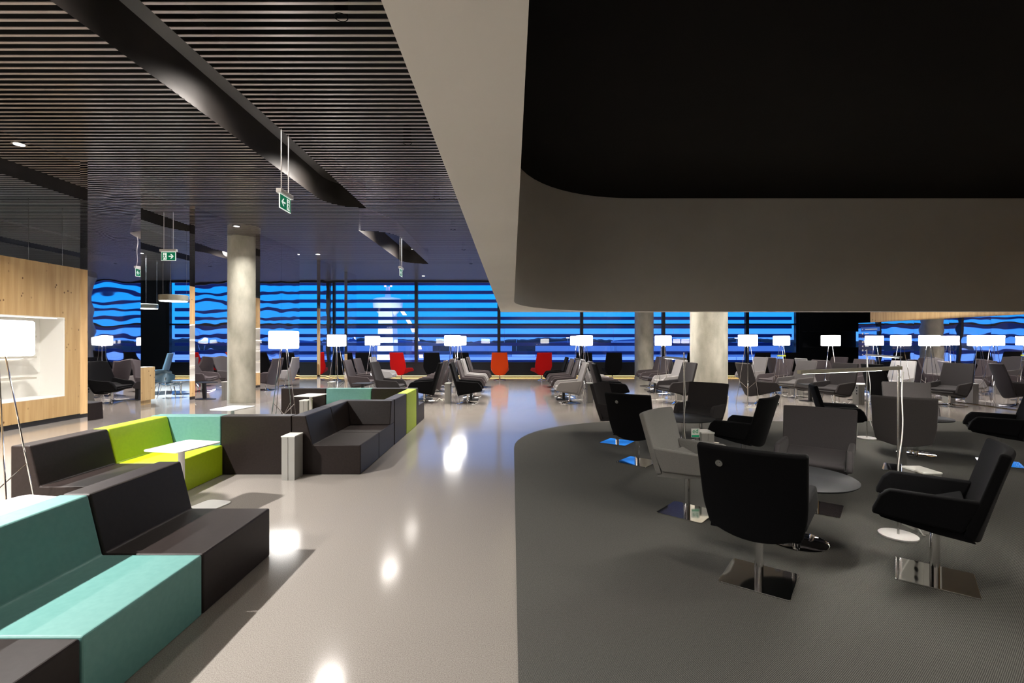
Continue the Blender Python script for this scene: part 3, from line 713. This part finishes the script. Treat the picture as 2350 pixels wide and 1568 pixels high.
# ------------------------------------------------------------------ tables
def round_table(x, y, lab, r=0.42, z=0.52):
    t = thing('round_table', lab, 'table', (x, y, Z0), 0, 'round dark tables on chrome feet')
    b = BM(); lathe(b, [(r-0.006, z-0.014), (r, z-0.008), (r, z-0.003), (r-0.004, z)], 56); obj('tabletop', b, 'table_dark', t, smooth=True)
    b = BM(); lathe(b, [(0.03, 0.012), (0.03, z-0.014)], 24); obj('column', b, 'chrome', t, smooth=True)
    b = BM(); lathe(b, [(0.225, 0.0), (0.225, 0.008), (0.21, 0.012)], 48); obj('base', b, 'chrome', t, smooth=True)
round_table(2.27, 3.86, 'round dark table nearest the camera, between the black and dark grey armchairs')
round_table(2.42, 6.83, 'round dark table beside the white power post')
round_table(5.72, 6.85, 'round dark table at the rear right of the carpet')

def c_table(x, y, rz, z, lab, w=0.40, d=0.48):
    t = thing('side_table', lab, 'table', (x, y, 0), math.radians(rz), 'white rectangular side tables among the benches')
    b = BM(); prism(b, rrect(w, d, 0.05), z-0.012, z, 'z'); top = obj('tabletop', b, 'white_lac', t, bevel=0.003)
    b = BM(); box(b, 0.02, 0.10, -0.12, -0.09, z-0.022, z-0.012); obj('clamp', b, 'socket', top)
    b = BM(); lathe(b, [(0.026, 0.012), (0.026, z-0.012)], 24, cx=0.03, cy=-0.05); obj('column', b, 'white_lac', t, smooth=True)
    b = BM(); prism(b, rrect(0.28, 0.52, 0.06, cx=0.04, cy=0.14), 0, 0.012, 'z'); obj('foot', b, 'white_lac', t, bevel=0.003)
c_table(-3.03, 4.46, -12, 0.64, 'white side table in front of the lime green bench')
c_table(-2.90, 2.77, -10, 0.64, 'white side table at the left edge behind the teal bench')
c_table(-4.05, 7.02, -8, 0.64, 'white side table behind the teal bench back, below the concrete column')
c_table(-3.62, 8.70, -8, 0.64, 'white side table in front of the farthest dark bench block')

def black_table(x, y, lab, rnd=False, top='black_metal'):
    t = thing('pedestal_table', lab, 'table', (x, y, 0), 0, 'small black pedestal tables between lounge chairs')
    b = BM(); prism(b, rrect(0.46, 0.46, 0.02 if not rnd else 0.225, n=6), 0.445, 0.46, 'z'); obj('tabletop', b, top, t, bevel=0.002)
    b = BM(); box(b, -0.035, 0.035, -0.035, 0.035, 0.012, 0.445); obj('column', b, 'black_metal', t)
    b = BM(); prism(b, rrect(0.40, 0.40, 0.02), 0, 0.012, 'z'); obj('base_plate', b, 'black_metal', t)
black_table(-4.1, 13.3-0.02, 'small dark table behind the farthest teal bench', top='table_dark')
black_table(-2.42, 13.4, 'small black table behind the black left-facing lounge chair')
black_table(-1.12, 13.28, 'small black table between the first two right-facing lounge chairs')
black_table(1.42, 13.3, 'small black table behind the light grey chair right of the aisle')
black_table(4.5, 15.22, 'small black table between light grey and charcoal chairs by the thick column')
black_table(8.0, 12.97, 'small black table between dark and grey lounge chairs')
black_table(9.45, 13.15, 'small round-topped table with black stem behind the black lounge chair', True, 'white_lac')
black_table(11.05, 12.88-0.06, 'small black table beside the wall mirrors') if False else None
t = thing('coffee_table', 'small round table between the plywood chairs', 'table', (-10.1, 14.75, 0))
b = BM(); lathe(b, [(0.3, 0.40), (0.3, 0.415)], 32); obj('tabletop', b, 'steel', t)
b = BM(); lathe(b, [(0.03, 0.01), (0.03, 0.40)], 16); obj('column', b, 'steel', t, smooth=True)
b = BM(); lathe(b, [(0.2, 0), (0.2, 0.01)], 32); obj('base', b, 'black_metal', t)

# ------------------------------------------------------------------ power posts
def post(x, y, lab, z=0.0, rz=0, h=0.51):
    t = thing('power_post', lab, 'power post', (x, y, z), math.radians(rz), 'short aluminium power posts')
    b = BM(); box(b, -0.075, -0.004, -0.11, 0.11, 0, h-0.014); box(b, 0.004, 0.075, -0.11, 0.11, 0, h-0.014); box(b, -0.004, 0.004, -0.104, 0.104, 0, h-0.014)
    obj('post_body', b, 'box_alu', t)
    b = BM(); box(b, -0.08, 0.08, -0.115, 0.115, h-0.014, h); obj('cap', b, 'plastic_w', t, bevel=0.002)
    b = BM()
    for i in range(3):
        for s in (-1,):
            tube(b, (-0.076, -0.04, h-0.09-0.075*i), (-0.074, -0.04, h-0.09-0.075*i), 0.022, 14)
    obj('socket', b, 'socket', t)
    return t
post(-2.58, 5.68, 'aluminium power post standing in front of the dark bench blocks')
post(-3.85, 9.04, 'power post half hidden behind the white side table by the farthest benches')
p1 = post(2.33, 5.86, 'white power post in the middle of the carpet beside the small green card', Z0)
post(3.47, 4.10, 'power post behind the right-hand black armchair', Z0)
post(5.72, 8.22, 'power post behind the rear bar lamp', Z0)
post(-4.88, 13.1, 'power post below the lamp left of the brown mirror edge')
post(-1.68, 12.72, 'power post between the lounge chair rows left of the aisle')
post(2.04, 12.72, 'power post between the lounge chair rows right of the aisle')
post(4.55, 13.22, 'power post left of the thick concrete column')
post(8.85, 12.35, 'power post with sockets below the dark lounge chair at the black wall lamp')
post(8.65, 14.6, 'power post behind the grey lounge chairs on the right')
post(11.4, 12.62, 'power post beside the wall mirrors')

# small card on the carpet power post
t = thing('info_card', 'small white card with green print beside the power post', 'card', (2.20, 5.80, 0.50))
tube_b = BM(); box(tube_b, -0.05, 0.05, 0, 0.002, -0.05, 0.055); obj('card_sheet', tube_b, 'plastic_w', t)
def text_mesh(s, size, m, parent, loc, rot):
    cu = bpy.data.curves.new('t', 'FONT'); cu.body = s; cu.size = size; cu.align_x = 'CENTER'; cu.extrude = 0.0004
    to = bpy.data.objects.new('t', cu); COL.objects.link(to); bpy.context.view_layer.update()
    me = bpy.data.meshes.new_from_object(to.evaluated_get(bpy.context.evaluated_depsgraph_get()))
    bpy.data.objects.remove(to); me.materials.clear(); me.materials.append(M[m])
    o = bpy.data.objects.new('lettering', me); COL.objects.link(o); o.parent = parent; o.location = loc; o.rotation_euler = rot
    return o
text_mesh('ed', 0.075, 'green', t, (0, -0.001, 0.0), (PI/2, 0, 0))
b = BM(); box(b, -0.045, 0.045, -0.001, 0, -0.045, -0.022); obj('green_stripe', b, 'green', t)
b = BM(); tube(b, (0, 0.006, 0.0-0.49), (0, 0.006, -0.04), 0.004, 8); obj('card_stem', b, 'steel', t)

# ------------------------------------------------------------------ exit signs
def exit_sign(x, y, rz, arrow, lab, zb=3.33):
    t = thing('exit_sign', lab, 'sign', (x, y, zb), math.radians(rz), 'green exit signs on rods')
    W, Hh = 0.31, 0.185
    b = BM(); box(b, -W/2-0.02, W/2+0.02, -0.035, 0.035, Hh+0.005, Hh+0.06); obj('housing', b, 'white_lac', t, bevel=0.004)
    b = BM(); box(b, -W/2, W/2, -0.006, 0.006, 0, Hh+0.006); obj('panel_edge', b, 'sign_white', t)
    for sx in (-0.1, 0.1):
        b = BM(); tube(b, (sx, 0, Hh+0.06), (sx, 0, CEIL+0.02-zb), 0.007, 8); obj('rod', b, 'white_lac', t, smooth=True)
    for sd in (-1, 1):
        mt = Matrix.Identity(4) if sd == -1 else Matrix.Rotation(PI, 4, 'Z')
        b = BM(); box(b, -W/2+0.008, W/2-0.008, -0.0085, -0.0062, 0.008, Hh-0.004, mt); g = obj('green_face', b, 'green', t)
        b = BM(); y0, y1 = -0.0105, -0.0088; s = arrow*(1 if sd == -1 else -1)
        # doorway (white) with a running figure cut in green, and an arrow
        dx = -0.075*s; prism(b, [(dx-0.038, 0.02), (dx+0.038, 0.02), (dx+0.038, 0.165), (dx-0.038, 0.165)], y0, y1, 'y', mt)
        ax = 0.06*s; f = lambda px: ax+px*s
        prism(b, [(f(-0.055), 0.082), (f(0.015), 0.082), (f(0.015), 0.103), (f(-0.055), 0.103)], y0, y1, 'y', mt)
        prism(b, [(f(0.055), 0.0925), (f(0.005), 0.142), (f(-0.018), 0.142), (f(0.026), 0.0925), (f(-0.018), 0.043), (f(0.005), 0.043)], y0, y1, 'y', mt)
        obj('pictogram', b, 'sign_white', g)
        b = BM(); y2 = -0.0122
        def limb(p, q, w):
            d = Vector((q[0]-p[0], q[1]-p[1])); n_ = Vector((-d.y, d.x)).normalized()*w/2
            prism(b, [(p[0]+n_.x, p[1]+n_.y), (p[0]-n_.x, p[1]-n_.y), (q[0]-n_.x, q[1]-n_.y), (q[0]+n_.x, q[1]+n_.y)], y2, y0-0.0001, 'y', mt)
        q = lambda px, pz: (dx+px*s, pz)
        limb(q(-0.004, 0.128), q(-0.010, 0.088), 0.018); limb(q(-0.010, 0.09), q(0.014, 0.062), 0.012); limb(q(0.014, 0.064), q(0.010, 0.030), 0.011)
        limb(q(-0.010, 0.088), q(-0.024, 0.056), 0.012); limb(q(-0.022, 0.058), q(-0.036, 0.040), 0.010)
        limb(q(-0.004, 0.124), q(0.022, 0.108), 0.009); limb(q(-0.006, 0.124), q(-0.028, 0.104), 0.009)
        prism(b, [(dx+0.004*s+0.010*math.cos(k*PI/5), 0.144+0.010*math.sin(k*PI/5)) for k in range(10)], y2, y0-0.0001, 'y', mt)
        obj('running_figure', b, 'green', g)
exit_sign(-3.0, 6.39, 90, -1, 'green exit sign with left arrow hanging below the largest ceiling opening')
exit_sign(-7.35, 10.35, 0, 1, 'green exit sign with right arrow hanging between two mirror partitions')
exit_sign(-2.95, 12.85, 90, -1, 'small-looking exit sign seen nearly edge-on near the middle ceiling opening')

# pendant disc lamps
def pendant(x, y, z, r, lab):
    t = thing('pendant_lamp', lab, 'lamp', (x, y, z), 0, 'flat disc pendant lamps')
    b = BM(); lathe(b, [(r*0.96, 0.0), (r, 0.01), (r, 0.13), (r*0.97, 0.14)], 40); obj('disc_housing', b, 'bar_alu', t, smooth=True)
    b = BM(); lathe(b, [(r*0.93, -0.008), (r*0.93, -0.001)], 40); obj('diffuser', b, 'led_white', t)
    for k in range(3):
        a = k*2*PI/3+0.3; b = BM(); tube(b, (r*0.9*math.cos(a), r*0.9*math.sin(a), 0.14), (r*0.9*math.cos(a), r*0.9*math.sin(a), (4.92 if y < 12 else CEIL+0.02)-z), 0.003, 6); obj('wire', b, 'steel', t)
pendant(-8.05, 11.5, 2.56, 0.30, 'flat disc pendant lamp below the right-arrow exit sign')
pendant(-11.3, 15.0, 2.62, 0.27, 'flat disc pendant lamp lower and farther left, cut by the mirror edge')

# fixed spot heads tucked inside the ceiling openings
def spot(x, y, z, tx, ty, tz, power, ang, lab, blend=0.5, col=(1, 0.93, 0.86)):
    t = thing('ceiling_spot', lab, 'spotlight', (x, y, z), 0, 'spot heads inside the ceiling openings')
    d = (Vector((tx, ty, tz))-Vector((x, y, z))).normalized()
    b = BM(); tube(b, -d*0.10, d*0.02, 0.035, 16); obj('spot_body', b, 'black_metal', t, smooth=True)
    b = BM(); tube(b, d*0.0201, d*0.023, 0.026, 16); obj('lens', b, 'disc_white', t)
    b = BM(); tube(b, (0, 0, 0.02), (0, 0, 0.5 if z < 4.6 else 0.15), 0.006, 8); obj('stem', b, 'black_metal', t)
    ld = bpy.data.lights.new('spot_lamp', 'SPOT'); ld.energy = power; ld.spot_size = math.radians(ang); ld.spot_blend = blend; ld.color = col; ld.shadow_soft_size = 0.22
    lo = bpy.data.objects.new('spot_lamp', ld); COL.objects.link(lo); lo.parent = t; lo.location = d*0.03
    lo.rotation_euler = d.to_track_quat('-Z', 'Y').to_euler()
for i, yy in enumerate((3.6, 6.0, 8.6, 12.9, 15.6)):
    spot(-3.22, yy, 4.60, -4.3, yy, 0, [40, 55, 120, 200, 200][i], 150, ['spot head hidden in the near end of the largest ceiling opening', 'spot head hidden in the middle of the largest ceiling opening', 'spot head hidden in the far end of the largest ceiling opening',
        'spot head hidden in the near end of the small middle ceiling opening', 'spot head hidden in the far end of the small middle ceiling opening'][i])

def can(x, y, power, z=CEIL, ang=74, col=(1, 0.92, 0.82), lab='recessed downlight between the ceiling slats above the pale aisle', grp='recessed can downlights above the aisle'):
    t = thing('recessed_downlight', lab, 'downlight', (x, y, z), 0, grp)
    b = BM(); lathe(b, [(0.055, -0.004), (0.06, 0.0), (0.06, 0.22), (0.055, 0.22), (0.05, 0.0), (0.055, -0.004)], 24, cap=False); obj('can', b, 'void', t, smooth=True)
    b = BM(); lathe(b, [(0.05, 0.19), (0.05, 0.2)], 20); obj('diffuser', b, 'disc_white', t)
    ld = bpy.data.lights.new('can_lamp', 'SPOT'); ld.energy = power; ld.spot_size = math.radians(ang); ld.spot_blend = 1.0; ld.color = col; ld.shadow_soft_size = 0.17 if x < 0 and y < 8 else 0.1
    lo = bpy.data.objects.new('can_lamp', ld); COL.objects.link(lo); lo.parent = t; lo.location = (0, 0, -0.006)
for yy, pw in ((-1.1, 60), (1.5, 7), (4.1, 7), (6.7, 50)): can(-1.45, yy, pw)
for yy in (9.3, 11.9, 14.5, 17.1): can(-1.45, yy, 480, ang=84)
G2 = 'recessed can downlights beyond the plaster loop'; L2 = 'added fill light between the slats beyond the plaster loop'
for xx in (1.2, 4.1, 6.9, 9.8):
    for yy in (11.2, 14.0, 17.0): can(xx, yy, 260, ang=125, lab=L2, grp=G2)  # unseen cans added for general brightness beyond the loop
can(4.72, 12.85, 300, ang=90, lab='recessed downlight grazing the left side of the thick column', grp=G2); can(6.25, 12.85, 160, ang=90, lab='added fill light grazing the right side of the thick column', grp=G2)  # the right-hand can is added only to brighten the column
can(13.5, 22.05, 14, z=2.045, ang=75, lab='tiny downlight inside the dark wall recess right of the windows', grp=G2)
G3 = 'added fill lights inside the plaster loop'; L3 = 'added fill light in the black ceiling inside the plaster loop'
for (xx, yy) in ((1.6, 1.5), (5.0, 2.2), (8.6, 2.6), (3.2, -1.0), (7.0, -1.0)): can(xx, yy, 200, z=ZH, ang=168, lab=L3, grp=G3)  # added out of view to light the loop's inner face and the carpet

# ------------------------------------------------------------------ outside: apron, buildings, trees, tower
GZ = -6.0
b = BM(); box(b, -600, 600, 24, 900, GZ-0.5, GZ); o = struct('ground', b, vary(mat('apron_concrete', (0.5, 0.5, 0.55), 0.8), (0.55, 0.52, 0.6), (0.85, 0.78, 0.85), scale=(0.02, 0.06, 1), nscale=3))
M['tower'] = mat('tower_render', (0.8, 0.78, 0.8), 0.6)
M['tree'] = mat('tree_dark', (0.01, 0.02, 0.03), 0.9)
for i in range(14):
    cx = -270+i*42; b = BM(); n = 24; prev = None
    for j in range(n+1):
        x = cx-20.9+41.8*j/n; h = 8.3+1.2*math.sin(x*0.05)+1.0*random.random()
        cur = [b.verts.new((x, 330, GZ)), b.verts.new((x, 333, GZ+h*0.9)), b.verts.new((x, 337, GZ+h)), b.verts.new((x, 345, GZ))]
        if prev:
            for q in range(3): b.faces.new([prev[q], prev[q+1], cur[q+1], cur[q]])
        prev = cur
    o = obj('tree_belt', b, 'tree'); tag(o, 'dark belt of trees on the horizon beyond the airport apron', 'trees', 'tree belts on the horizon')
M['hangar'] = mat('hangar_wall', (0.35, 0.38, 0.5), 0.7)
for i, (x, y, w, h) in enumerate([(-60, 230, 40, 7), (-15, 240, 30, 6), (30, 235, 36, 6.5), (75, 245, 44, 8), (120, 240, 30, 6), (-115, 240, 42, 7)]):
    t = thing('airport_building', 'low pale airport building across the apron beyond the windows', 'building', (x, y, GZ), 0, 'airport buildings across the apron')
    b = BM(); box(b, -w/2, w/2, 0, 14, 0, h); obj('hall', b, 'hangar', t)
    b = BM(); prism(b, [(-w/2-0.5, h), (w/2+0.5, h), (0, h+1.6)], -0.4, 14.4, 'y'); obj('roof', b, 'louvre', t)
for i in range(16):
    x = -105+i*15+random.uniform(-4, 4); y = 150+random.uniform(-15, 30)
    t = thing('light_mast', 'tall apron light mast with a bright lamp head seen through the windows', 'light mast', (x, y, GZ), 0, 'apron light masts')
    h = 11.2+random.uniform(0, 1.6) if i % 2 else 8.6
    b = BM(); tube(b, (0, 0, 0), (0, 0, h), 0.09, 8, 0.05); obj('mast', b, 'hangar', t)
    b = BM(); box(b, -0.45, 0.45, -0.15, 0.15, h, h+0.22); obj('lamp_head', b, 'disc_white', t)
def vehicle(x, y, rz, c, lab):
    t = thing('service_vehicle', lab, 'vehicle', (x, y, GZ), rz, 'service vehicles parked on the apron')
    b = BM(); prism(b, [(-2.2, 0.35), (2.2, 0.35), (2.25, 1.0), (1.3, 1.15), (0.8, 1.9), (-2.1, 1.9), (-2.2, 1.2)], -0.9, 0.9, 'y'); obj('body', b, c, t, bevel=0.05)
    for sx in (-1.4, 1.4):
        for sy in (-0.92, 0.92):
            b = BM(); tube(b, (sx, sy-0.1, 0.34), (sx, sy+0.1, 0.34), 0.34, 14); obj('wheel', b, 'socket', t)
for i in range(22): vehicle(-60+i*6.2+random.uniform(-1, 1), 88+random.uniform(-6, 9), random.uniform(-0.2, 0.2), 'white_lac' if i % 3 else 'hangar', 'pale service vehicle parked on the apron outside the windows')

t = thing('control_tower', 'tall control tower with red lights and a lit curved leg outside the windows', 'tower', (-38.5, 150, GZ))
b = BM(); prism(b, [(-2.6, 0), (2.6, 0), (2.0, 18), (-2.0, 18)], -3, 3, 'y'); obj('shaft', b, 'tower', t)
b = BM(); lathe(b, [(2.2, 15.5), (4.4, 18), (4.6, 20.5), (3.6, 21.0), (0.9, 21.4), (0.5, 24.6)], 24); obj('cab', b, 'tower', t, smooth=True)
b = BM()
for k in range(7):
    z0, z1 = k*2.6, k*2.6+1.9
    xa = lambda z: 10.5-0.028*z*z*0.75
    prism(b, [(xa(z0), z0), (xa(z0)+1.1, z0), (xa(z1)+1.1, z1), (xa(z1), z1)], -3.2, -2.6, 'y')
obj('lit_leg', b, 'warm_light', t)
for sx in (-0.8, 1.0):
    b = BM(); lathe(b, [(0.22, 24.6), (0.30, 24.8), (0.22, 25.05)], 12, cx=sx); obj('red_light', b, 'red_light', t)

fl = bpy.data.lights.new('tower_floodlight', 'SPOT'); fl.energy = 22000; fl.spot_size = math.radians(60); fl.color = (0.8, 0.8, 1.0)
fo = bpy.data.objects.new('tower_floodlight', fl); COL.objects.link(fo); fo.parent = t; fo.location = (2, -24, 1); fo.rotation_euler = Vector((-2, 22, 12)).to_track_quat('-Z', 'Y').to_euler()
